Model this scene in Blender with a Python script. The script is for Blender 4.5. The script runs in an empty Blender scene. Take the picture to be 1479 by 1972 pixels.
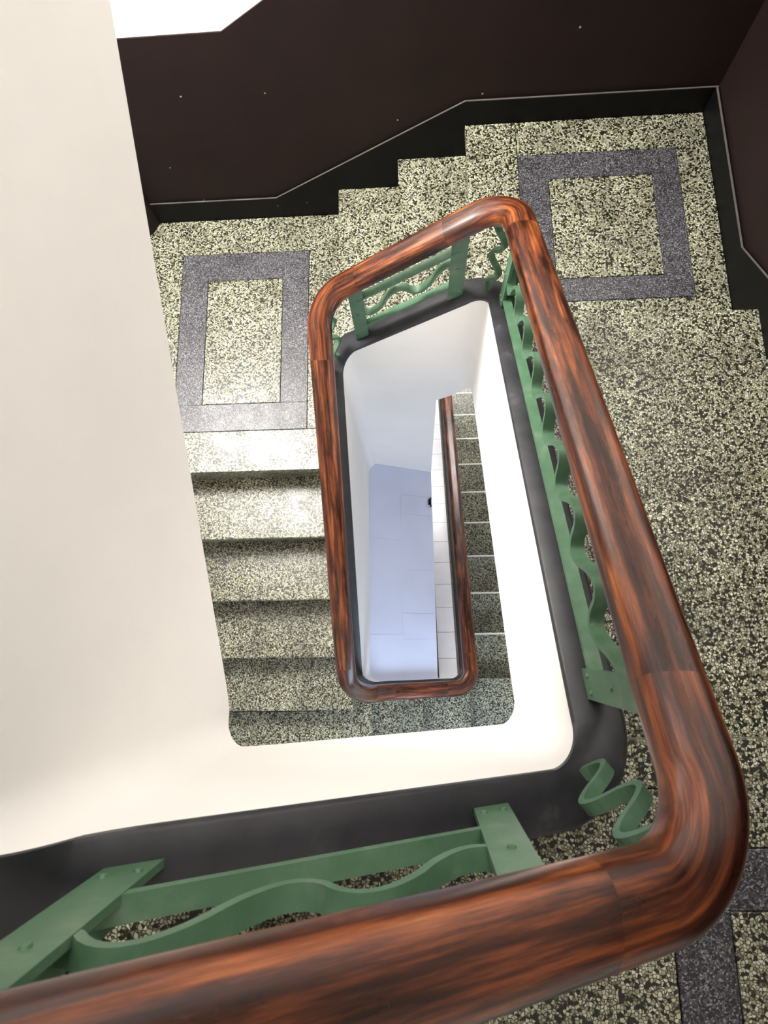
import bpy, math, random
from mathutils import Matrix, Vector
random.seed(7)
S = bpy.context.scene
COL = S.collection

# ------------------------------------------------------------------ camera
cam_data = bpy.data.cameras.new('camera')
cam = bpy.data.objects.new('camera', cam_data)
COL.objects.link(cam)
R = [[0.9984436147, 0.0251135036, 0.0497961863],
     [-0.0138123916, 0.9764101092, -0.2154820559],
     [-0.0540330090, 0.2144588784, 0.9752373165]]
CPOS = (0.3389, -2.2471, 2.8284)
cam.matrix_world = Matrix([R[i] + [CPOS[i]] for i in range(3)] + [[0, 0, 0, 1]])
cam_data.sensor_fit = 'HORIZONTAL'
cam_data.sensor_width = 36.0
cam_data.lens = 1193.05 / 1479 * 36.0
cam_data.clip_start = 0.02
cam_data.dof.use_dof = True
cam_data.dof.focus_distance = 1.9
cam_data.dof.aperture_fstop = 14.0
S.camera = cam

# ------------------------------------------------------------------ world, lights, exposure
world = bpy.data.worlds.new('world')
S.world = world
world.use_nodes = True
bg = world.node_tree.nodes['Background']
bg.inputs[0].default_value = (0.93, 0.96, 1.0, 1)
bg.inputs[1].default_value = 0.32


def area_light(name, loc, target, sx, sy, power, color):
    l = bpy.data.lights.new(name, 'AREA')
    l.shape = 'RECTANGLE'
    l.size, l.size_y = sx, sy
    l.energy = power
    l.color = color
    o = bpy.data.objects.new(name, l)
    COL.objects.link(o)
    o.location = loc
    o.rotation_euler = (Vector(target) - Vector(loc)).to_track_quat('-Z', 'Y').to_euler()
    return o


area_light('landing_window_daylight', (-1.03, -0.5, 2.65), (0.1, -1.1, 0.6), 0.8, 1.3, 145, (1.0, 0.97, 0.92))
area_light('skylight_daylight', (0.2, -0.75, 5.6), (0.3, -1.2, 0.0), 1.8, 1.5, 26, (1.0, 0.98, 0.95))
area_light('upper_back_window_daylight', (0.35, -0.12, 4.3), (0.25, -1.9, 1.0), 1.5, 1.1, 50, (1.0, 0.98, 0.95))
area_light('street_window_daylight', (0.7, -3.45, -0.35), (0.6, -2.2, -1.3), 1.2, 0.7, 21, (0.62, 0.76, 1.0))

area_light('lower_passage_daylight', (0.8, 1.5, -1.3), (0.8, 0.0, -3.0), 1.4, 0.9, 75, (1.0, 0.98, 0.96))

S.view_settings.view_transform = 'Standard'
S.view_settings.look = 'None'
S.view_settings.gamma = 1.0
S.view_settings.use_curve_mapping = False
S.view_settings.exposure = 0.2

# ------------------------------------------------------------------ materials


def new_mat(name):
    m = bpy.data.materials.new(name)
    m.use_nodes = True
    nt = m.node_tree
    return m, nt, nt.nodes['Principled BSDF'], nt.nodes.new, nt.links.new


def ramp(nt, stops, interp='LINEAR'):
    n = nt.nodes.new('ShaderNodeValToRGB')
    cr = n.color_ramp
    cr.interpolation = interp
    while len(cr.elements) < len(stops):
        cr.elements.new(0.5)
    for e, (p, c) in zip(cr.elements, stops):
        e.position = p
        e.color = (c[0], c[1], c[2], 1)
    return n


def mixc(nt, a, b, fac, blend='MIX'):
    n = nt.nodes.new('ShaderNodeMix')
    n.data_type = 'RGBA'
    n.blend_type = blend
    for sock, v in ((n.inputs[0], fac), (n.inputs[6], a), (n.inputs[7], b)):
        if hasattr(v, 'links'):
            nt.links.new(v, sock)
        elif isinstance(v, (int, float)):
            sock.default_value = v
        else:
            sock.default_value = (*v, 1)
    return n.outputs[2]


def pos(nt):
    return nt.nodes.new('ShaderNodeNewGeometry').outputs['Position']


def noise(nt, vec, scale, detail=4, rough=0.55):
    n = nt.nodes.new('ShaderNodeTexNoise')
    n.inputs['Scale'].default_value = scale
    n.inputs['Detail'].default_value = detail
    n.inputs['Roughness'].default_value = rough
    nt.links.new(vec, n.inputs['Vector'])
    return n.outputs['Fac']


def terrazzo(name, scale, stops, matrix, edge, rough, dirt=0.35):
    m, nt, b, N, L = new_mat(name)
    p0 = pos(nt)
    wn = N('ShaderNodeTexNoise')
    wn.inputs['Scale'].default_value = scale * 0.7
    wn.inputs['Detail'].default_value = 2
    L(p0, wn.inputs['Vector'])
    ws = N('ShaderNodeVectorMath')
    ws.operation = 'SCALE'
    ws.inputs['Scale'].default_value = 0.9 / scale
    L(wn.outputs['Color'], ws.inputs[0])
    wa = N('ShaderNodeVectorMath')
    L(p0, wa.inputs[0])
    L(ws.outputs[0], wa.inputs[1])
    p = wa.outputs[0]
    v = N('ShaderNodeTexVoronoi')
    v.inputs['Scale'].default_value = scale
    L(p, v.inputs['Vector'])
    sep = N('ShaderNodeSeparateColor')
    L(v.outputs['Color'], sep.inputs[0])
    cr = ramp(nt, stops, 'CONSTANT')
    L(sep.outputs[0], cr.inputs[0])
    e = N('ShaderNodeTexVoronoi')
    e.feature = 'DISTANCE_TO_EDGE'
    e.inputs['Scale'].default_value = scale
    L(p, e.inputs['Vector'])
    er = ramp(nt, [(edge * 0.4, (0, 0, 0)), (edge, (1, 1, 1))])
    L(e.outputs['Distance'], er.inputs[0])
    c = mixc(nt, matrix, cr.outputs[0], er.outputs[0])
    d = ramp(nt, [(0.35, (1 - dirt,) * 3), (0.62, (1, 1, 1))])
    L(noise(nt, p0, 5.0, 5), d.inputs[0])
    c2 = mixc(nt, c, d.outputs[0], 1.0, 'MULTIPLY')
    L(c2, b.inputs['Base Color'])
    rr = ramp(nt, [(0.3, (rough, rough, rough)), (0.7, (rough + .15,) * 3)])
    L(noise(nt, p0, 9.0, 3), rr.inputs[0])
    L(rr.outputs[0], b.inputs['Roughness'])
    return m


LIGHT_STOPS = [(0.0, (.008, .009, .006)), (0.26, (.36, .35, .225)), (0.42, (.60, .60, .44)), (0.58, (.48, .475, .33)),
               (0.74, (.72, .71, .56)), (0.88, (.23, .22, .15))]
M = {}
M['terrazzo'] = terrazzo('cream_black_terrazzo', 160, LIGHT_STOPS, (.030, .027, .014), 0.14, 0.27)
M['terrazzo_dark'] = terrazzo('grey_terrazzo', 300,
                              [(0, (.018, .017, .020)), (.38, (.075, .072, .082)), (.62, (.16, .155, .17)), (.85, (.33, .32, .34))],
                              (.025, .024, .028), 0.09, 0.3, 0.25)


def simple(name, base, rough, var=0.12, scale=6.0, metallic=0.0, spec=0.5, coat=0.0):
    m, nt, b, N, L = new_mat(name)
    p = pos(nt)
    lo = tuple(c * (1 - var) for c in base)
    hi = tuple(min(1, c * (1 + var)) for c in base)
    cr = ramp(nt, [(0.3, lo), (0.7, hi)])
    L(noise(nt, p, scale, 6), cr.inputs[0])
    L(cr.outputs[0], b.inputs['Base Color'])
    b.inputs['Roughness'].default_value = rough
    b.inputs['Metallic'].default_value = metallic
    b.inputs['Specular IOR Level'].default_value = spec
    b.inputs['Coat Weight'].default_value = coat
    return m


def with_specks(m, color, scale, thr, strength=1.0):
    """sparse chips or paint specks"""
    nt = m.node_tree
    b = nt.nodes['Principled BSDF']
    src = b.inputs['Base Color'].links[0].from_socket
    p = pos(nt)
    v = nt.nodes.new('ShaderNodeTexVoronoi')
    v.inputs['Scale'].default_value = scale
    nt.links.new(p, v.inputs['Vector'])
    sep = nt.nodes.new('ShaderNodeSeparateColor')
    nt.links.new(v.outputs['Color'], sep.inputs[0])
    pick = nt.nodes.new('ShaderNodeMath')
    pick.operation = 'GREATER_THAN'
    pick.inputs[1].default_value = 0.8
    nt.links.new(sep.outputs[1], pick.inputs[0])
    r = nt.nodes.new('ShaderNodeMath')
    r.operation = 'LESS_THAN'
    r.inputs[1].default_value = thr
    nt.links.new(v.outputs['Distance'], r.inputs[0])
    mul = nt.nodes.new('ShaderNodeMath')
    mul.operation = 'MULTIPLY'
    nt.links.new(pick.outputs[0], mul.inputs[0])
    nt.links.new(r.outputs[0], mul.inputs[1])
    nt.links.new(mixc(nt, src, color, mul.outputs[0]), b.inputs['Base Color'])
    return m


M['white'] = simple('white_plaster', (.89, .865, .835), 0.75, 0.03, 3.0, spec=0.3)
M['brown'] = with_specks(simple('dark_brown_enamel', (.0135, .0072, .0064), 0.55, 0.15, 4.0, spec=0.16), (.4, .36, .32), 7.0, 0.035)
M['black'] = with_specks(simple('black_skirting_paint', (.0030, .0031, .0033), 0.5, 0.3, 8.0, spec=0.12), (.25, .23, .2), 9.0, 0.03)
M['edge'] = simple('worn_pale_edge', (.10, .085, .075), 0.8, 0.25, 12.0)
M['green'] = None
M['joint'] = simple('dark_joint', (.03, .028, .02), 0.8)
M['strip'] = simple('pale_nosing_strip', (.75, .73, .65), 0.5)
M['steel'] = simple('grey_steel_strip', (.16, .17, .165), 0.5, 0.4, 40.0, metallic=0.2)
M['blue'] = simple('pale_blue_paint', (.66, .70, .86), 0.5, 0.04, 3.0)
M['tile'] = simple('white_glazed_tile', (.86, .84, .87), 0.25, 0.04, 8.0)
M['dust'] = simple('grout_dust', (.20, .18, .15), 0.9, 0.3, 20)


def make_cap():
    m, nt, b, N, L = new_mat('black_cap_paint')
    p = pos(nt)
    cr = ramp(nt, [(0.35, (.016, .016, .019)), (0.62, (.030, .030, .034)), (0.8, (.085, .082, .085))])
    L(noise(nt, p, 11.0, 8, 0.65), cr.inputs[0])
    L(cr.outputs[0], b.inputs['Base Color'])
    b.inputs['Roughness'].default_value = 0.45
    return m


def make_green():
    m, nt, b, N, L = new_mat('green_enamel')
    p = pos(nt)
    cr = ramp(nt, [(0.3, (.055, .125, .066)), (0.55, (.075, .155, .088)), (0.78, (.14, .20, .13)), (0.88, (.15, .14, .10))])
    L(noise(nt, p, 24.0, 6, 0.6), cr.inputs[0])
    L(cr.outputs[0], b.inputs['Base Color'])
    b.inputs['Roughness'].default_value = 0.42
    return m


def make_wood():
    m, nt, b, N, L = new_mat('varnished_red_brown_wood')
    uv = N('ShaderNodeUVMap')
    uv.uv_map = 'UVMap'
    mp = N('ShaderNodeMapping')
    mp.inputs['Scale'].default_value = (1.3, 24.0, 1.0)
    L(uv.outputs[0], mp.inputs[0])
    n1 = noise(nt, mp.outputs[0], 3.0, 7, 0.65)
    base = ramp(nt, [(0.30, (.016, .0045, .0032)), (0.45, (.064, .0145, .0056)), (0.57, (.20, .050, .0125)), (0.76, (.48, .165, .040))])
    L(n1, base.inputs[0])
    mp2 = N('ShaderNodeMapping')
    mp2.inputs['Scale'].default_value = (2.6, 14.0, 1.0)
    L(uv.outputs[0], mp2.inputs[0])
    n2 = noise(nt, mp2.outputs[0], 1.6, 5, 0.6)
    dk = ramp(nt, [(0.40, (.12, .10, .12)), (0.58, (1, 1, 1))])
    L(n2, dk.inputs[0])
    c = mixc(nt, base.outputs[0], dk.outputs[0], 0.82, 'MULTIPLY')
    L(c, b.inputs['Base Color'])
    rr = ramp(nt, [(0.3, (.22,) * 3), (0.7, (.42,) * 3)])
    L(n2, rr.inputs[0])
    L(rr.outputs[0], b.inputs['Roughness'])
    b.inputs['Coat Weight'].default_value = 0.22
    b.inputs['Coat Roughness'].default_value = 0.2
    b.inputs['Specular IOR Level'].default_value = 0.35
    bump = N('ShaderNodeBump')
    bump.inputs['Strength'].default_value = 0.12
    bump.inputs['Distance'].default_value = 0.002
    L(n1, bump.inputs['Height'])
    L(bump.outputs[0], b.inputs['Normal'])
    return with_specks(m, (.6, .45, .35), 24.0, 0.035)


M['cap'] = make_cap()
M['green'] = make_green()
M['wood'] = make_wood()

# ------------------------------------------------------------------ helpers


def link_mesh(name, verts, faces, mats, parent=None, mat_idx=None, smooth=False, uvs=None):
    me = bpy.data.meshes.new(name)
    off = Vector(parent.location) if parent is not None else Vector((0, 0, 0))
    if parent is not None and parent.parent is not None:
        off = off + Vector(parent.parent.location)
    if parent is not None and parent.type == 'MESH':
        off = Vector(parent.get('_o', (0, 0, 0)))
    me.from_pydata([tuple(Vector(v) - off) for v in verts], [], faces)
    for m in (mats if isinstance(mats, (list, tuple)) else [mats]):
        me.materials.append(m)
    if mat_idx:
        me.polygons.foreach_set('material_index', mat_idx)
    if smooth:
        me.polygons.foreach_set('use_smooth', [True] * len(me.polygons))
    if uvs:
        l = me.uv_layers.new(name='UVMap')
        for poly in me.polygons:
            for li, vi in zip(poly.loop_indices, poly.vertices):
                l.data[li].uv = uvs[vi]
    me.validate()
    me.update()
    o = bpy.data.objects.new(name, me)
    COL.objects.link(o)
    if parent is not None:
        o.parent = parent
    ORIG[o.name] = off
    return o


ORIG = {}


def child_mesh(name, verts, faces, mats, parent, **k):
    """mesh given in world coordinates, parented under a thing (or under a part of it)"""
    off = ORIG[parent.name]
    me = bpy.data.meshes.new(name)
    me.from_pydata([tuple(Vector(v) - off) for v in verts], [], faces)
    for m in (mats if isinstance(mats, (list, tuple)) else [mats]):
        me.materials.append(m)
    if k.get('mat_idx'):
        me.polygons.foreach_set('material_index', k['mat_idx'])
    if k.get('smooth'):
        me.polygons.foreach_set('use_smooth', [True] * len(me.polygons))
    if k.get('uvs'):
        l = me.uv_layers.new(name='UVMap')
        for poly in me.polygons:
            for li, vi in zip(poly.loop_indices, poly.vertices):
                l.data[li].uv = k['uvs'][vi]
    me.update()
    if k.get('smooth'):
        me.set_sharp_from_angle(angle=math.radians(50))
    o = bpy.data.objects.new(name, me)
    COL.objects.link(o)
    o.parent = parent
    ORIG[o.name] = off
    return o


def thing(name, label, cat, loc, group=None):
    o = bpy.data.objects.new(name, None)
    o.empty_display_size = 0.1
    COL.objects.link(o)
    o.location = loc
    o['label'] = label
    o['category'] = cat
    if group:
        o['group'] = group
    ORIG[o.name] = Vector(loc)
    return o


def structure(name, verts, faces, mats, mat_idx=None, label=None):
    o = link_mesh(name, verts, faces, mats, None, mat_idx)
    o['kind'] = 'structure'
    if label:
        o['label'] = label
    return o


def box(x0, x1, y0, y1, z0, z1):
    v = [(x0, y0, z0), (x1, y0, z0), (x1, y1, z0), (x0, y1, z0), (x0, y0, z1), (x1, y0, z1), (x1, y1, z1), (x0, y1, z1)]
    f = [(0, 3, 2, 1), (4, 5, 6, 7), (0, 1, 5, 4), (1, 2, 6, 5), (2, 3, 7, 6), (3, 0, 4, 7)]
    return v, f


def merge(*parts):
    V, F = [], []
    for v, f in parts:
        n = len(V)
        V += v
        F += [tuple(i + n for i in q) for q in f]
    return V, F


def bevel_panel(x0, x1, y0, y1, z0, z1, b=0.0015):
    """slab with a small chamfer round the top"""
    v = [(x0, y0, z0), (x1, y0, z0), (x1, y1, z0), (x0, y1, z0),
         (x0, y0, z1 - b), (x1, y0, z1 - b), (x1, y1, z1 - b), (x0, y1, z1 - b),
         (x0 + b, y0 + b, z1), (x1 - b, y0 + b, z1), (x1 - b, y1 - b, z1), (x0 + b, y1 - b, z1)]
    f = [(0, 3, 2, 1), (8, 9, 10, 11)]
    for a in range(4):
        c = (a + 1) % 4
        f += [(a, c, c + 4, a + 4), (a + 4, c + 4, c + 8, a + 8)]
    return v, f


def prism(poly, axis, a0, a1):
    """poly of 2-D points extruded along an axis ('x': (y,z) profile, 'y': (x,z) profile)"""
    n = len(poly)

    def P(q, a):
        return (a, q[0], q[1]) if axis == 'x' else (q[0], a, q[1])
    v = [P(q, a0) for q in poly] + [P(q, a1) for q in poly]
    f = [tuple(range(n - 1, -1, -1)), tuple(range(n, 2 * n))]
    f += [(i, (i + 1) % n, n + (i + 1) % n, n + i) for i in range(n)]
    return v, f


# ------------------------------------------------------------------ stair geometry (metres)
r, rr, rl = 0.175, 0.1635, 0.1947
XL, XR, YB, YN = 0.0488, 0.6049, -1.0628, -2.4367
XLU = -0.08      # inner faces of the well
T = 0.085                                               # parapet thickness
XW, XWL = 1.642, -1.01
XS = XW - 0.022                                  # side walls
YFRONT = -3.55
tR, tL, tx, tS = 0.2774, 0.2941, 0.3001, 0.303
Y4, Yl, YS = -1.0425, -1.405, -2.4514
STO = 6 * r + 6 * rr + 5 * rl
zland_back_right = 3 * r
zland_near_right = 3 * r + 6 * rr
zland_low_left = -5 * rl
zland_low_right = -5 * rl - 3 * r


def nR(y): return 3 * r + rr + rr / tR * (Y4 - y)
def nL(y): return rl / tL * (y - Yl)
def nS(y): return zland_low_right - r / tS * (y - YS)


# well path, walked downhill.  each leg: start, end, height of the cap, depth of the white face, rail height above cap
def sstep(t):
    t = max(0.0, min(1.0, t))
    return t * t * (3 - 2 * t)


LEGS = [
    ((XLU, -0.95), (XLU, YN), lambda x, y: nL(y) + STO + 0.2316 - 0.14 * sstep((YN + 0.30 - y) / 0.24),
     lambda x, y, z: 1.414 + 0.697 * (y + 2.373), 0.39),
    ((XLU, YN), (XR, YN), lambda x, y: 2.1299 - 0.6068 * x, 0.6149, 0.387),
    ((XR, YN), (XR, YB), lambda x, y: nR(y) + 0.2165, 0.7154, 0.389),
    ((XR, YB), (XL, YB), lambda x, y: 0.4533 + 0.7451 * x, 0.82, 0.387),
    ((XL, YB), (XL, YN), lambda x, y: nL(y) + 0.2316, 1.6, 0.38),
    ((XL, YN), (XR, YN), lambda x, y: 2.1299 - STO - 0.6068 * x, 0.7, 0.387),
    ((XR, YN), (XR, 0.35), lambda x, y: nS(y) + 0.2165, 0.65, 0.389),
]
R0 = 0.062


def zbot(dep, q, z):
    return dep(q.x, q.y, z) if callable(dep) else z - dep


def build_path(step=0.02, arc_n=20):
    """list of dict(p, n, z, zb, zr, leg)"""
    out = []
    nleg = len(LEGS)
    for i, (a, b, zf, dep, rh) in enumerate(LEGS):
        a, b = Vector(a), Vector(b)
        d = (b - a).normalized()
        nrm = Vector((-d.y, d.x)) * -1   # outward: well interior lies to the left when walking down
        s0 = R0 if i > 0 else 0
        s1 = (b - a).length - (R0 if i < nleg - 1 else 0)
        m = max(2, int((s1 - s0) / step))
        for k in range(m + 1):
            q = a + d * (s0 + (s1 - s0) * k / m)
            z = zf(q.x, q.y)
            out.append(dict(p=q, n=nrm, z=z, zb=zbot(dep, q, z), zr=z + rh, leg=i, arc=False))
        if i < nleg - 1:
            a2, b2, zf2, dep2, rh2 = LEGS[i + 1]
            d2 = (Vector(b2) - Vector(a2)).normalized()
            n2 = Vector((-d2.y, d2.x)) * -1
            q0 = b - d * R0
            q1 = b + d2 * R0
            cen = q0 + d2 * R0
            z0, z1 = zf(q0.x, q0.y), zf2(q1.x, q1.y)
            for k in range(1, arc_n):
                t = k / arc_n
                an = t * math.pi / 2
                nn = (nrm * math.cos(an) + n2 * math.sin(an))
                # outward normals turn the same way as the path
                q = cen + nn * R0
                z = z0 + (z1 - z0) * t
                out.append(dict(p=q, n=nn, z=z, zb=zbot(dep, q0, z0) * (1 - t) + zbot(dep2, q1, z1) * t, zr=z + rh + (rh2 - rh) * t, leg=i + 0.5, arc=True))
    return out


PATH = build_path()


def smooth_key(path, key, passes):
    for _ in range(passes):
        vals = [q[key] for q in path]
        for i in range(1, len(path) - 1):
            a, c, b = path[i - 1], path[i], path[i + 1]
            da = (c['p'] - a['p']).length + 0.004
            db = (b['p'] - c['p']).length + 0.004
            c[key] = 0.5 * vals[i] + 0.5 * (vals[i - 1] * db + vals[i + 1] * da) / (da + db)


for key, n in (('z', 6), ('zb', 6), ('zr', 26)):
    smooth_key(PATH, key, n)

ZCAP = 0.018
# where the left flight and the near lower run stand on solid masonry
for q in PATH:
    if q['leg'] in (4, 4.5):
        q['zb'] = -1.75
    if q['leg'] == 3.5:
        q['zb'] = min(q['zb'], -1.75 if q['n'].x < -0.5 else q['zb'])


def strip_from_path(path, offs):
    """sweep a closed ring of (offset, zfunc) along the path"""
    V, F = [], []
    m = len(offs)
    for q in path:
        for o, zf in offs:
            c = q['p'] + q['n'] * o
            V.append((c.x, c.y, zf(q)))
    for i in range(len(path) - 1):
        for k in range(m):
            a, b = i * m + k, i * m + (k + 1) % m
            F.append((a, b, b + m, a + m))
    F.append(tuple(range(m - 1, -1, -1)))
    F.append(tuple(range((len(path) - 1) * m, len(path) * m)))
    return V, F


# ------------------------------------------------------------------ enclosing walls (setting)
# back wall: white above, brown dado below; kinked paint line follows the stair
ztop = 5.2
v, f = box(-1.6, 1.9, 0.006, 0.12, -0.55, ztop)
wall_back = structure('wall_back', v, f, M['white'])
dk = 0.568
dado = [(-1.1, -0.5), (XW, -0.5), (XW, 1.52), (0.593, 1.52), (-0.337, 0.997), (-1.1, 0.993)]
v, f = prism(dado, 'y', 0.0, 0.008)
child_mesh('brown_dado', v, f, M['brown'], wall_back)
# right wall, brown dado all through the frame
v, f = box(XW, XW + 0.12, YFRONT, 0.12, -3.4, ztop)
wall_right = structure('wall_right', v, f, M['white'])
dz = lambda y: 1.52 if y > -0.757 else 1.52 + rr / tR * (-0.757 - y)
v, f = prism([(0.0, 0.3), (0.0, 1.52), (-0.757, 1.52), (-2.43, dz(-2.43)), (YFRONT, dz(-2.43)), (YFRONT, 0.3)], 'x', XW - 0.006, XW)
child_mesh('brown_dado', v, f, M['brown'], wall_right)
# left wall: a rounded brown jamb beside the opening of the landing, white masonry over and beyond it
jamb = [(-1.3, 0.0), (-0.973, 0.0), (-0.982, -0.025), (-0.999, -0.055), (-1.012, -0.078), (-1.03, -0.085), (-1.3, -0.085)]
n = len(jamb)
v = [(x, y, 0.0) for x, y in jamb] + [(x, y, 3.5) for x, y in jamb]
f = [tuple(range(n)), tuple(range(2 * n - 1, n - 1, -1))] + [((i + 1) % n, i, n + i, n + (i + 1) % n) for i in range(n)]
v2, f2 = merge(box(-1.3, XWL, -1.25, 0.0, 3.5, ztop), box(-1.3, XWL, YFRONT, -1.25, -1.3, ztop))
wall_left = structure('wall_left', v2, f2, M['white'])
structure('trim_1', v, f, M['brown'])
v, f = box(-1.3, XW + 0.12, YFRONT - 0.1, YFRONT, -0.0, ztop)
wall_front = structure('wall_front', v, f, M['white'])

v, f = box(-1.0, XW, YFRONT, -1.9, 3.7, 3.85)  # unseen slab added overhead to keep light off the near steps and landing
structure('shade_slab', v, f, M['white'])

# skirtings
base_poly = [(-0.986, -0.15), (XW, -0.15), (XW, 0.645), (0.593, 0.645), (-0.324, 0.137), (-0.986, 0.137)]
v, f = prism(base_poly, 'y', -0.012, 0.0)
bb = structure('baseboard_back', v, f, M['black'])


def ribbon(pts, axis, a0, a1, h):
    V, F = [], []
    for i in range(len(pts) - 1):
        (s0, z0), (s1, z1) = pts[i], pts[i + 1]
        q = prism([(s0, z0), (s1, z1), (s1, z1 + h), (s0, z0 + h)], axis, a0, a1)
        n = len(V)
        V += q[0]
        F += [tuple(j + n for j in g) for g in q[1]]
    return V, F


v, f = ribbon([(-0.986, 0.137), (-0.324, 0.137), (0.593, 0.645), (XW - 0.012, 0.645)], 'y', -0.0125, -0.007, 0.003)
child_mesh('worn_top_edge', v, f, M['edge'], bb)
zb = lambda y: 0.645 if y > -0.757 else 0.645 + rr / tR * (-0.757 - y)
v, f = prism([(-0.012, 0.645), (-0.757, 0.645), (-2.43, zb(-2.43)), (YFRONT, zb(-2.43)), (YFRONT, 1.4), (-2.43, 1.4), (-1.0, 0.3), (-0.012, 0.3)], 'x', XW - 0.022, XW - 0.006)
br = structure('baseboard_right', v, f, M['black'])
v, f = ribbon([(-0.012, 0.645), (-0.757, 0.645), (-2.43, zb(-2.43)), (YFRONT, zb(-2.43))], 'x', XW - 0.0225, XW - 0.0155, 0.003)
child_mesh('worn_top_edge', v, f, M['edge'], br)

# ------------------------------------------------------------------ landings
G = 0.0012
OV = 0.02
YS0 = -0.012


def landing(name, label, x0, x1, y0, y1, z, pieces, th=0.2):
    """x0..y1: the slab under the panels; panels overhang it as nosings on open edges"""
    t = thing(name, label, 'landing', ((x0 + x1) / 2, (y0 + y1) / 2, z - th))
    v, f = box(x0, x1, y0, y1, z - th, z - 0.028)
    child_mesh('slab', v, f, [M['terrazzo'], M['joint'], M['white']], t, mat_idx=[2, 1, 0, 0, 0, 0])
    for (nm, a, b, c, d, m) in pieces:
        v, f = bevel_panel(a + G, b - G, c + G, d - G, z - 0.034, z)
        child_mesh(nm, v, f, M[m], t)
    return t


def ring(x0, x1, y0, y1, wx0, wx1, wy0, wy1):
    """dark frame strips and the light centre"""
    return [('dark_border_strip', x0, x1, y1 - wy1, y1, 'terrazzo_dark'), ('dark_border_strip', x0, x1, y0, y0 + wy0, 'terrazzo_dark'),
            ('dark_border_strip', x0, x0 + wx0, y0 + wy0 - 2 * G, y1 - wy1 + 2 * G, 'terrazzo_dark'),
            ('dark_border_strip', x1 - wx1, x1, y0 + wy0 - 2 * G, y1 - wy1 + 2 * G, 'terrazzo_dark'),
            ('centre_panel', x0 + wx0, x1 - wx1, y0 + wy0, y1 - wy1, 'terrazzo')]


# back right landing
XE = 2 * tx
x0, x1, y0, y1 = 0.817, 1.487, -0.885, -0.182
pcs = ring(x0, x1, y0, y1, 0.125, 0.114, 0.104, 0.124)
ye = Y4 - OV
pcs += [('light_panel', XE, x0, ye, YS0, 'terrazzo'), ('light_panel', x0, x1, y1, YS0, 'terrazzo'),
        ('light_panel', x1, XS, ye, YS0, 'terrazzo'), ('light_panel', x0, x1, ye, y0, 'terrazzo')]
landing('landing', 'terrazzo landing with a dark square at the top right corner, above the three steps', XE + OV, XS, ye, YS0, 3 * r, pcs)
# back left landing
x0, x1, y0, y1 = -0.84, -0.175, -1.198, -0.218
pcs = ring(x0, x1, y0, y1, 0.14, 0.135, 0.142, 0.156)
pcs += [('light_panel', -1.3, OV, y1, YS0, 'terrazzo'), ('light_panel', -1.3, x0, y0, y1, 'terrazzo'),
        ('light_panel', x1, OV, y0, y1, 'terrazzo'), ('nosing_panel', XWL, XL - T, Yl, y0, 'terrazzo')]
landing('landing', 'terrazzo landing with a dark oblong frame on the left, below the three steps', XWL - 0.1, OV, Yl + OV, YS0, 0.0, pcs)
# near right landing (bottom right corner of the photo)
zn = zland_near_right
yn = Y4 - 5 * tR
x0, x1, y0, y1 = 0.80, 1.50, -3.40, -2.627
pcs = ring(x0, x1, y0, y1, 0.108, 0.108, 0.108, 0.108)
XN = 0.383
pcs += [('light_panel', x0, XS, y1, yn, 'terrazzo'), ('light_panel', XR + T, x0, YN - T, yn, 'terrazzo'),
        ('light_panel', x1, XS, YFRONT, y1, 'terrazzo'), ('light_panel', x0, x1, YFRONT, y0, 'terrazzo'),
        ('light_panel', XN - OV, x0, YFRONT, YN - T, 'terrazzo')]
landing('landing', 'nearest landing, terrazzo with a dark frame, at the bottom right under the handrail', XN - OV, XS, YFRONT, yn - OV, zn, pcs)
# lower near landings
zl = zland_low_left
yl = Yl - 4 * tL - OV
landing('landing', 'lower terrazzo landing at the foot of the left flight', XWL, 0.056 - OV, YFRONT, yl, zl,
        [('light_panel', XWL, -0.171, YFRONT, yl, 'terrazzo'), ('light_panel', -0.171, 0.056, YFRONT, YN - T, 'terrazzo')])
zq = zland_low_right
landing('landing', 'lower terrazzo corner landing below the thin dark rail bend', 0.663 - OV, XS, YFRONT, YS - OV, zq,
        [('light_panel', 0.663 - OV, XS, YFRONT, YS, 'terrazzo')])

# ------------------------------------------------------------------ flights


def flight(name, label, steps, axis, sgn, across, rise, tread, th=0.13, strip=False, ov=0.02, group=None):
    """steps: list of (nosing position, height); sgn = +1 when downhill runs towards +axis"""
    a0, a1 = across
    s, z = steps[-1]
    base = ((s, (a0 + a1) / 2, z - rise) if axis == 'x' else ((a0 + a1) / 2, s, z - rise))
    t = thing(name, label, 'stairs', base, group)
    for (s0, z) in steps:
        b = s0 - sgn * ov
        c = s0 - sgn * (tread + ov)
        poly = [(s0 - sgn * .004, z), (s0, z - .004), (s0, z - .032), (s0 - sgn * .004, z - .036), (b, z - .036),
                (b, z - rise - th), (c, z - th), (c, z)]
        v, f = prism(poly, 'y' if axis == 'x' else 'x', a0, a1)
        mi = [0] * len(f)
        mi[2 + 5] = 1
        o = child_mesh('step', v, f, [M['terrazzo'], M['white']], t, mat_idx=mi)
        if strip:
            p2 = [(s0 + sgn * .001, z - .006), (s0 + sgn * .001, z + .0015), (s0 - sgn * .011, z + .0015), (s0 - sgn * .011, z - .006)]
            v, f = prism(p2, 'y' if axis == 'x' else 'x', a0, a1)
            child_mesh('nosing_strip', v, f, M['strip'], o)
    return t


# three steps along the back wall (downhill towards -x); the landing edge itself is the third nosing
flight('stair_flight', 'short flight of terrazzo steps along the brown back wall between two landings', [(tx, 2 * r), (0.0, r)], 'x', -1,
       (YB + T, YS0), r, tx)
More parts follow.
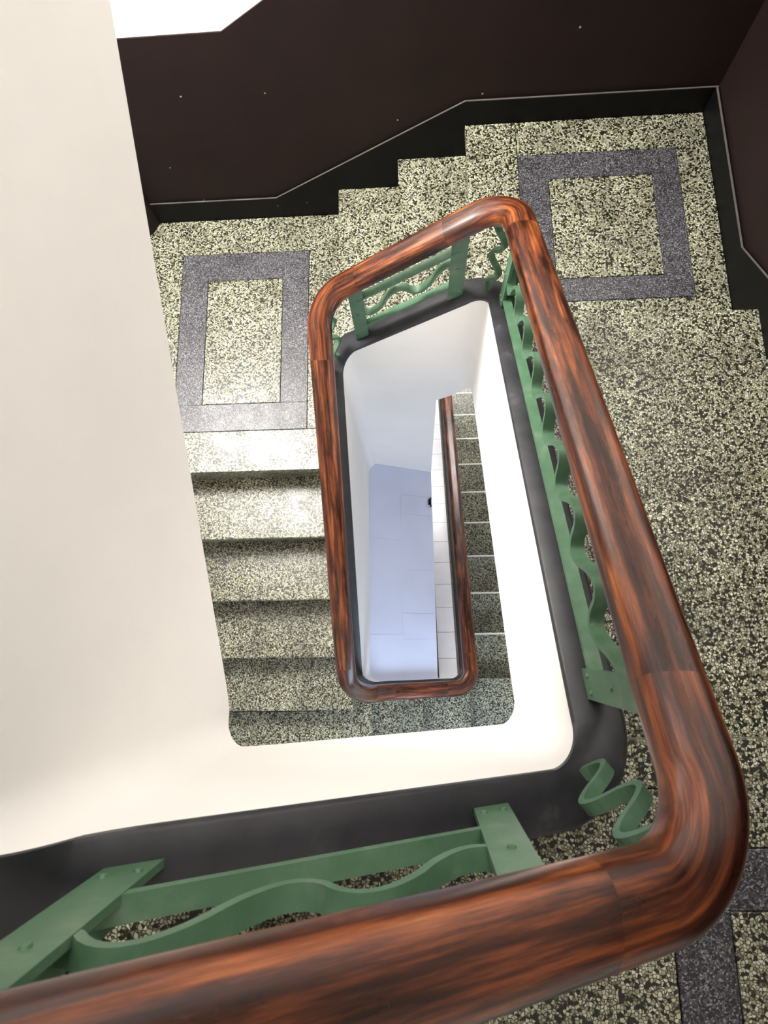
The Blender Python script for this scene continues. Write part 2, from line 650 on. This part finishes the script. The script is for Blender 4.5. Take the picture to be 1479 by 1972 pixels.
# right flight, downhill towards +y
st = [(Y4 - k * tR, 3 * r + (k + 1) * rr ) for k in range(4, -1, -1)]
flight('stair_flight', 'right-hand flight of terrazzo steps rising towards the viewer beside the wide wooden rail', st, 'y', 1, (XR + T, XS), rr, tR)
# near run (mostly under the near handrail)
flight('stair_flight', 'terrazzo steps glimpsed under the nearest handrail at the bottom left', [(-0.19, zn + 3 * r), (0.094, zn + 2 * r), (0.383, zn + r)], 'x', 1,
       (YFRONT, YN - T), r, 0.289)
# left flight, downhill towards -y
st = [(Yl - k * tL, -k * rl ) for k in range(1, 5)]
flight('stair_flight', 'left-hand flight of terrazzo steps descending from the oblong landing towards the viewer', st, 'y', -1, (XWL, XL - T), rl, tL)
# near lower run
flight('stair_flight', 'lower terrazzo steps just below the bend of the thin dark rail', [(0.358, zl - r), (0.663, zl - 2 * r)], 'x', 1,
       (YFRONT, YN - T), r, 0.30)
# lower right flight with pale nosing strips
st = [(YS + k * tS, zq - k * r ) for k in range(1, 11)]
flight('stair_flight', 'lowest flight of narrow-looking terrazzo steps with pale nosing lines, seen through the well', st, 'y', 1, (0.69, XS), r, tS, strip=True)
# upper left flight (its side is the big white face)
st = [(-2.581 + k * tL, zn + 3 * r + (k + 1) * rl) for k in range(4, -1, -1)]
flight('stair_flight', 'upper left flight rising behind the big white parapet face at the left edge', st, 'y', -1, (XWL, XLU - T), rl, tL)

# ------------------------------------------------------------------ parapet of the well
par = thing('well_parapet', 'white plastered parapet winding round the stairwell with a black painted top', 'parapet', (0.33, -1.75, -1.75))
V, F = strip_from_path(PATH, [(0.0, lambda q: q['z'] - ZCAP), (T, lambda q: q['z'] - ZCAP), (T, lambda q: q['zb']), (0.0, lambda q: q['zb'])])
child_mesh('plaster_wall', V, F, M['white'], par, smooth=True)
V, F = strip_from_path(PATH, [(-0.002, lambda q: q['z'] - ZCAP), (-0.002, lambda q: q['z'] - 0.005), (0.003, lambda q: q['z']), (T - 0.005, lambda q: q['z']), (T + 0.003, lambda q: q['z'] - 0.008),
                              (T + 0.003, lambda q: q['z'] - 0.14), (T - 0.003, lambda q: q['z'] - 0.14), (T - 0.003, lambda q: q['z'] - ZCAP)])
child_mesh('black_cap', V, F, M['cap'], par, smooth=True)

# ------------------------------------------------------------------ handrail
RO = 0.036
RW, RH = 0.088, 0.06


def frames(path, off):
    pts = []
    for q in path:
        c = q['p'] + q['n'] * off
        pts.append(Vector((c.x, c.y, q['zr'])))
    fr = []
    for i, P in enumerate(pts):
        a = pts[max(0, i - 1)]
        b = pts[min(len(pts) - 1, i + 1)]
        Tn = (b - a).normalized()
        n = path[i]['n']
        Nv = Vector((n.x, n.y, 0))
        Nv = (Nv - Tn * Nv.dot(Tn)).normalized()
        B = Nv.cross(Tn)
        if B.z < 0:
            B = -B
        fr.append((P, Tn, Nv, B))
    return fr


def rail_profile():
    pr = []
    m = 28
    for k in range(m):
        a = 2 * math.pi * k / m
        c, s = math.cos(a), math.sin(a)
        e = 2 / 2.5
        x = RW / 2 * math.copysign(abs(c) ** e, c)
        y = math.copysign(abs(s) ** e, s)
        y = RH * 0.56 * y if y > 0 else RH * 0.44 * y
        pr.append((x, y))
    return pr


PROF = rail_profile()
rail = thing('handrail', 'thick varnished red-brown wooden handrail winding down round the stairwell', 'handrail', (0.33, -1.75, -1.0))
FR = frames(PATH, RO)
cum = [0.0]
for i in range(1, len(FR)):
    cum.append(cum[-1] + (FR[i][0] - FR[i - 1][0]).length)


def sweep(i0, i1, prof, uvrep=True):
    V, F, U = [], [], []
    m = len(prof)
    per = [0.0]
    for k in range(1, m):
        per.append(per[-1] + math.dist(prof[k], prof[k - 1]))
    for i in range(i0, i1 + 1):
        P, Tn, Nv, B = FR[i]
        for k, (x, y) in enumerate(prof):
            V.append(P + Nv * x + B * y)
            U.append((cum[i], min(per[k], per[-1] - per[k] + 0.01)))
    for i in range(i1 - i0):
        for k in range(m):
            a, b = i * m + k, i * m + (k + 1) % m
            F.append((a, b, b + m, a + m))
    F.append(tuple(range(m - 1, -1, -1)))
    F.append(tuple(range((i1 - i0) * m, (i1 - i0 + 1) * m)))
    return V, F, U


# cut the rail at its joints: just off each bend
cuts = [0]
for i in range(1, len(PATH)):
    if PATH[i]['arc'] != PATH[i - 1]['arc']:
        cuts.append(i)
cuts.append(len(PATH) - 1)
# joints sit a little away from the bends, so lengthen each bend piece
ext = []
for k, c in enumerate(cuts):
    if 0 < k < len(cuts) - 1:
        ext.append(c - 4 if k % 2 == 1 else c + 4)
    else:
        ext.append(c)
for k in range(len(ext) - 1):
    V, F, U = sweep(ext[k], ext[k + 1], PROF)
    child_mesh('rail_bend' if k % 2 == 1 else 'rail_length', V, F, M['wood'], rail, smooth=True, uvs=[(u + 3.7 * k, w) for u, w in U])
V, F, U = sweep(0, len(PATH) - 1, [(-0.022, -0.024), (0.022, -0.024), (0.022, -0.033), (-0.022, -0.033)])
V = [v + Vector((0, 0, 0)) for v in V]
child_mesh('steel_strip', V, F, M['steel'], rail)

# ------------------------------------------------------------------ iron railing panels


def at(leg, t):
    """path sample on a straight leg at fraction t, interpolated"""
    idx = [i for i, q in enumerate(PATH) if q['leg'] == leg]
    x = max(0.0, min(len(idx) - 1.0, t * (len(idx) - 1)))
    a = idx[int(x)]
    b = idx[min(len(idx) - 1, int(x) + 1)]
    w = x - int(x)
    A, Bq = PATH[a], PATH[b]
    return dict(p=A['p'].lerp(Bq['p'], w), n=A['n'], z=A['z'] + (Bq['z'] - A['z']) * w, zr=A['zr'] + (Bq['zr'] - A['zr']) * w)


def flat_bar(samples, w, h):
    """bent flat bar; samples = list of (centre, across vector); thickness h measured square to the bar"""
    V, F = [], []
    n = len(samples)
    for i, (c, ac) in enumerate(samples):
        a = samples[max(0, i - 1)][0]
        b = samples[min(n - 1, i + 1)][0]
        Tn = (b - a).normalized()
        Bv = ac.cross(Tn).normalized()
        for sx, sy in ((-1, -1), (1, -1), (1, 1), (-1, 1)):
            V.append(c + ac * (sx * w / 2) + Bv * (sy * h / 2))
    for i in range(n - 1):
        for k in range(4):
            F.append((i * 4 + k, i * 4 + (k + 1) % 4, (i + 1) * 4 + (k + 1) % 4, (i + 1) * 4 + k))
    F.append((3, 2, 1, 0))
    F.append(tuple((n - 1) * 4 + k for k in range(4)))
    return V, F


OB = 0.045   # bars run over the middle of the cap


def n3(n): return Vector((n.x, n.y, 0.0))


def railing_panel(label, leg, t0, t1, waves, phase=0.0, zlow=0.075, zmid=0.175, amp=0.036, pw=0.052, ztopb=0.262):
    A, Bq = at(leg, t0), at(leg, t1)
    c = A['p'].lerp(Bq['p'], 0.5) + A['n'] * OB
    t = thing('railing_panel', label, 'railing', (c.x, c.y, (A['z'] + Bq['z']) / 2), 'green iron railing panels')
    d2 = (Bq['p'] - A['p']).normalized()
    for q in (A, Bq):
        o = (q['p'] + q['n'] * (OB - 0.014))
        tv = Vector((d2.x, d2.y, 0)) * pw / 2
        nn = n3(q['n'])
        base = Vector((o.x, o.y, 0))
        dzt = (Bq['z'] - A['z']) / (Bq['p'] - A['p']).length * pw / 2
        V = []
        for sn in (0, 0.009):
            for st_, zz, sl in ((-1, q['z'] + 0.002, 1), (1, q['z'] + 0.002, 1), (1, q['zr'] - 0.022, 1), (-1, q['zr'] - 0.022, 1)):
                pnt = base + tv * st_ + nn * sn
                V.append((pnt.x, pnt.y, zz + st_ * dzt))
        F = [(0, 1, 2, 3), (7, 6, 5, 4), (0, 4, 5, 1), (1, 5, 6, 2), (2, 6, 7, 3), (3, 7, 4, 0)]
        po = child_mesh('post', V, F, M['green'], t)
        # shank behind the plate, set into the cap
        c0 = base + nn * 0.02
        V = []
        for zz in (q['z'] - 0.01, q['zr'] - 0.022):
            for sx, sn in ((-.3, -.011), (.3, -.011), (.3, .020), (-.3, .020)):
                pnt = c0 + tv * sx + nn * sn
                V.append((pnt.x, pnt.y, zz))
        F = [(3, 2, 1, 0), (4, 5, 6, 7), (0, 1, 5, 4), (1, 2, 6, 5), (2, 3, 7, 6), (3, 0, 4, 7)]
        child_mesh('post_shank', V, F, M['green'], po)
        # rivets on the plate
        for rz, rx in ((0.035, -.55), (0.035, .55), (zmid, 0.05)):
            V, F = [], []
            cc = base + tv * rx
            cc.z = q['z'] + rz + rx * dzt
            side = tv.normalized()
            for rad, dep in ((0.0055, 0.0), (0.0045, -0.0025), (0.002, -0.0035)):
                for k in range(8):
                    an = k * math.pi / 4
                    V.append(cc + side * (rad * math.cos(an)) + Vector((0, 0, rad * math.sin(an))) + nn * dep)
            for ri in range(2):
                for k in range(8):
                    F.append((ri * 8 + k, ri * 8 + (k + 1) % 8, (ri + 1) * 8 + (k + 1) % 8, (ri + 1) * 8 + k))
            F.append(tuple(16 + k for k in range(8)))
            child_mesh('rivet', V, F, M['green'], po)

    def smp(fz, m):
        L = []
        for k in range(m + 1):
            u = k / m
            q = at(leg, t0 + (t1 - t0) * u)
            pnt = q['p'] + q['n'] * OB
            L.append((Vector((pnt.x, pnt.y, q['z'] + fz(u))), n3(q['n'])))
        return L
    V, F = flat_bar(smp(lambda u: zlow, 2), 0.026, 0.011)
    child_mesh('bottom_bar', V, F, M['green'], t)

    def wv(u):
        s = math.sin(2 * math.pi * waves * u + phase)
        return zmid + amp * math.copysign(abs(s) ** 0.8, s)
    V, F = flat_bar(smp(wv, int(waves * 20)), 0.026, 0.010)
    child_mesh('wavy_bar', V, F, M['green'], t, smooth=True)
    V, F = flat_bar(smp(lambda u: ztopb, 2), 0.03, 0.009)
    child_mesh('top_bar', V, F, M['green'], t)
    return t


# legs: 1 near, 2 right, 3 back, 4 left, 5 lower near, 6 lower right
def tx_on(leg, v):
    idx = [q for q in PATH if q['leg'] == leg]
    a, b = idx[0]['p'], idx[-1]['p']
    return ((v - a.x) / (b.x - a.x)) if abs(b.x - a.x) > abs(b.y - a.y) else ((v - a.y) / (b.y - a.y))


railing_panel('green iron railing panel under the nearest handrail, broad wavy bar', 1, tx_on(1, 0.03), tx_on(1, 0.437), 2.2, -1.2, zlow=0.095, zmid=0.195, ztopb=0.335)
railing_panel('long green iron railing panel beside the right flight, wavy bar with many hooks', 2, tx_on(2, -2.313), tx_on(2, -1.14), 8.0, 0.6, zlow=0.04, zmid=0.162, amp=0.046, ztopb=0.335)
railing_panel('dark green iron railing panel on the far short side below the rail bend', 3, tx_on(3, 0.50), tx_on(3, 0.148), 2.0, 0.4)
railing_panel('left-hand iron railing panel beneath the thin dark rail, almost wholly covered by it', 4, tx_on(4, -1.13), tx_on(4, -2.30), 8.2, 0.6)


def corner_serpentine(label, leg, frac, amp=0.022, waves=2.5, flip=1, ob=0.04):
    idx = [i for i, q in enumerate(PATH) if q['leg'] == leg]
    q = PATH[idx[int(frac * (len(idx) - 1))]]
    nn = n3(q['n'])
    tg = Vector((-q['n'].y, q['n'].x, 0)) * flip
    c = q['p'] + q['n'] * ob
    z0, z1 = q['z'] - 0.004, q['zr'] - 0.024
    smp = []
    m = 44
    for k in range(m + 1):
        u = k / m
        s = math.sin(2 * math.pi * waves * u)
        lat = amp * math.copysign(abs(s) ** 0.85, s)
        smp.append((Vector((c.x, c.y, z0 + (z1 - z0) * u)) + tg * lat, nn))
    V, F = flat_bar(smp, 0.020, 0.010)
    o = link_mesh('serpentine_baluster', V, F, M['green'])
    o.location = (0, 0, 0)
    o['label'] = label
    o['category'] = 'baluster'
    o['group'] = 'wavy corner balusters'
    return o


corner_serpentine('green wavy upright strip in the nearest right-hand bend of the rail', 1.5, 0.42, amp=0.034, waves=2.3, ob=0.03)
corner_serpentine('dark green wavy upright strip in the far right bend of the rail', 2.5, 0.55)
corner_serpentine('dark green wavy upright strip in the far left bend, half hidden by the rail', 3.5, 0.55)

# ------------------------------------------------------------------ bottom of the well
XC = 0.457
# masonry closing the left part of the far side below the short flight
v, f = prism([(XL - 0.02, -2.4), (XC, -2.4), (XC, 0.15), (XL - 0.02, -0.1)], 'y', YB + 0.0004, YB + 0.08)
child_mesh('infill_wall', v, f, M['white'], par)


def blue_z(x, y):
    return -1.06 - 0.62 * (x - 0.08) - 0.05 * (y + 1.06)


bt = thing('blue_well_cover', 'pale blue painted boarded cover filling the left part of the well bottom', 'cover', (0.25, -1.8, -1.6))


def blue_panel(x0, x1, y0, y1, name='cover_panel', lift=0.0):
    g = 0.0010
    V = []
    for zz in (-0.05, 0.0):
        for x, y in ((x0 + g, y0 + g), (x1 - g, y0 + g), (x1 - g, y1 - g), (x0 + g, y1 - g)):
            V.append((x, y, blue_z(x, y) + zz + lift))
    child_mesh(name, V, [(0, 3, 2, 1), (4, 5, 6, 7), (0, 1, 5, 4), (1, 2, 6, 5), (2, 3, 7, 6), (3, 0, 4, 7)], M['blue'], bt)


V = []
for zz in (-0.04, -0.0022):
    for x, y in ((XL, -2.46), (XC, -2.46), (XC, YB), (XL, YB)):
        V.append((x, y, blue_z(x, y) + zz))
child_mesh('cover_base', V, [(0, 3, 2, 1), (4, 5, 6, 7), (0, 1, 5, 4), (1, 2, 6, 5), (2, 3, 7, 6), (3, 0, 4, 7)], M['blue'], bt)


def blue_box(x0, x1, y0, y1, h0, h1):
    V = [(x, y, blue_z(x, y) + zz) for zz in (h0, h1) for x, y in ((x0, y0), (x1, y0), (x1, y1), (x0, y1))]
    return V, [(0, 3, 2, 1), (4, 5, 6, 7), (0, 1, 5, 4), (1, 2, 6, 5), (2, 3, 7, 6), (3, 0, 4, 7)]


v, f = merge(blue_box(0.432, 0.450, -1.30, -1.262, 0, 0.012), blue_box(0.444, 0.452, -1.262, -1.248, 0, 0.008), blue_box(0.444, 0.452, -1.314, -1.30, 0, 0.008))
child_mesh('latch', v, f, M['black'], bt)
xm = 0.245
ys = [-2.46, -2.16, -1.56, YB]
for a, b in zip(ys[:-1], ys[1:]):
    blue_panel(XL, xm, a, b, lift=random.uniform(-.001, .001))
ys = [-2.46, -2.19, -2.03, -1.75, -1.38, -1.25, YB]
for a, b in zip(ys[:-1], ys[1:]):
    blue_panel(xm, XC, a, b, lift=random.uniform(-.001, .001))

# tiled ledge along the lowest flight
lg = thing('tiled_ledge', 'narrow sloping ledge of white tiles beside the lowest rail', 'ledge', (0.54, -1.8, -3.0))
zled = lambda y: nS(y) + 0.2165 - 0.004
v, f = prism([(YN - 0.05, zled(YN - 0.05) - 0.02), (0.35, zled(0.35) - 0.02), (0.35, -3.6), (YN - 0.05, -3.6)], 'x', XC + 0.012, XR)
child_mesh('ledge_wall', v, f, M['dust'], lg)
y = YN - 0.05
pitch = 0.172
while y < 0.3:
    ya, yb = y + 0.001, y + pitch - 0.0015
    V = []
    for dz_ in (-0.03, 0.0):
        for (x, yy) in ((XC + 0.012, ya), (XR - 0.018, ya), (XR - 0.018, yb), (XC + 0.012, yb)):
            V.append((x, yy, zled(yy) + dz_))
    child_mesh('tile', V, [(0, 3, 2, 1), (4, 5, 6, 7), (0, 1, 5, 4), (1, 2, 6, 5), (2, 3, 7, 6), (3, 0, 4, 7)], M['tile'], lg)
    y += pitch
# floor and walls of the lowest storey
v, f = box(-1.6, 2.2, -3.7, 1.8, -4.0, -3.9)
structure('floor', v, f, M['terrazzo'])
v, f = box(-1.6, 2.2, 1.7, 1.8, -3.9, -0.6)
structure('wall_rear', v, f, M['white'])
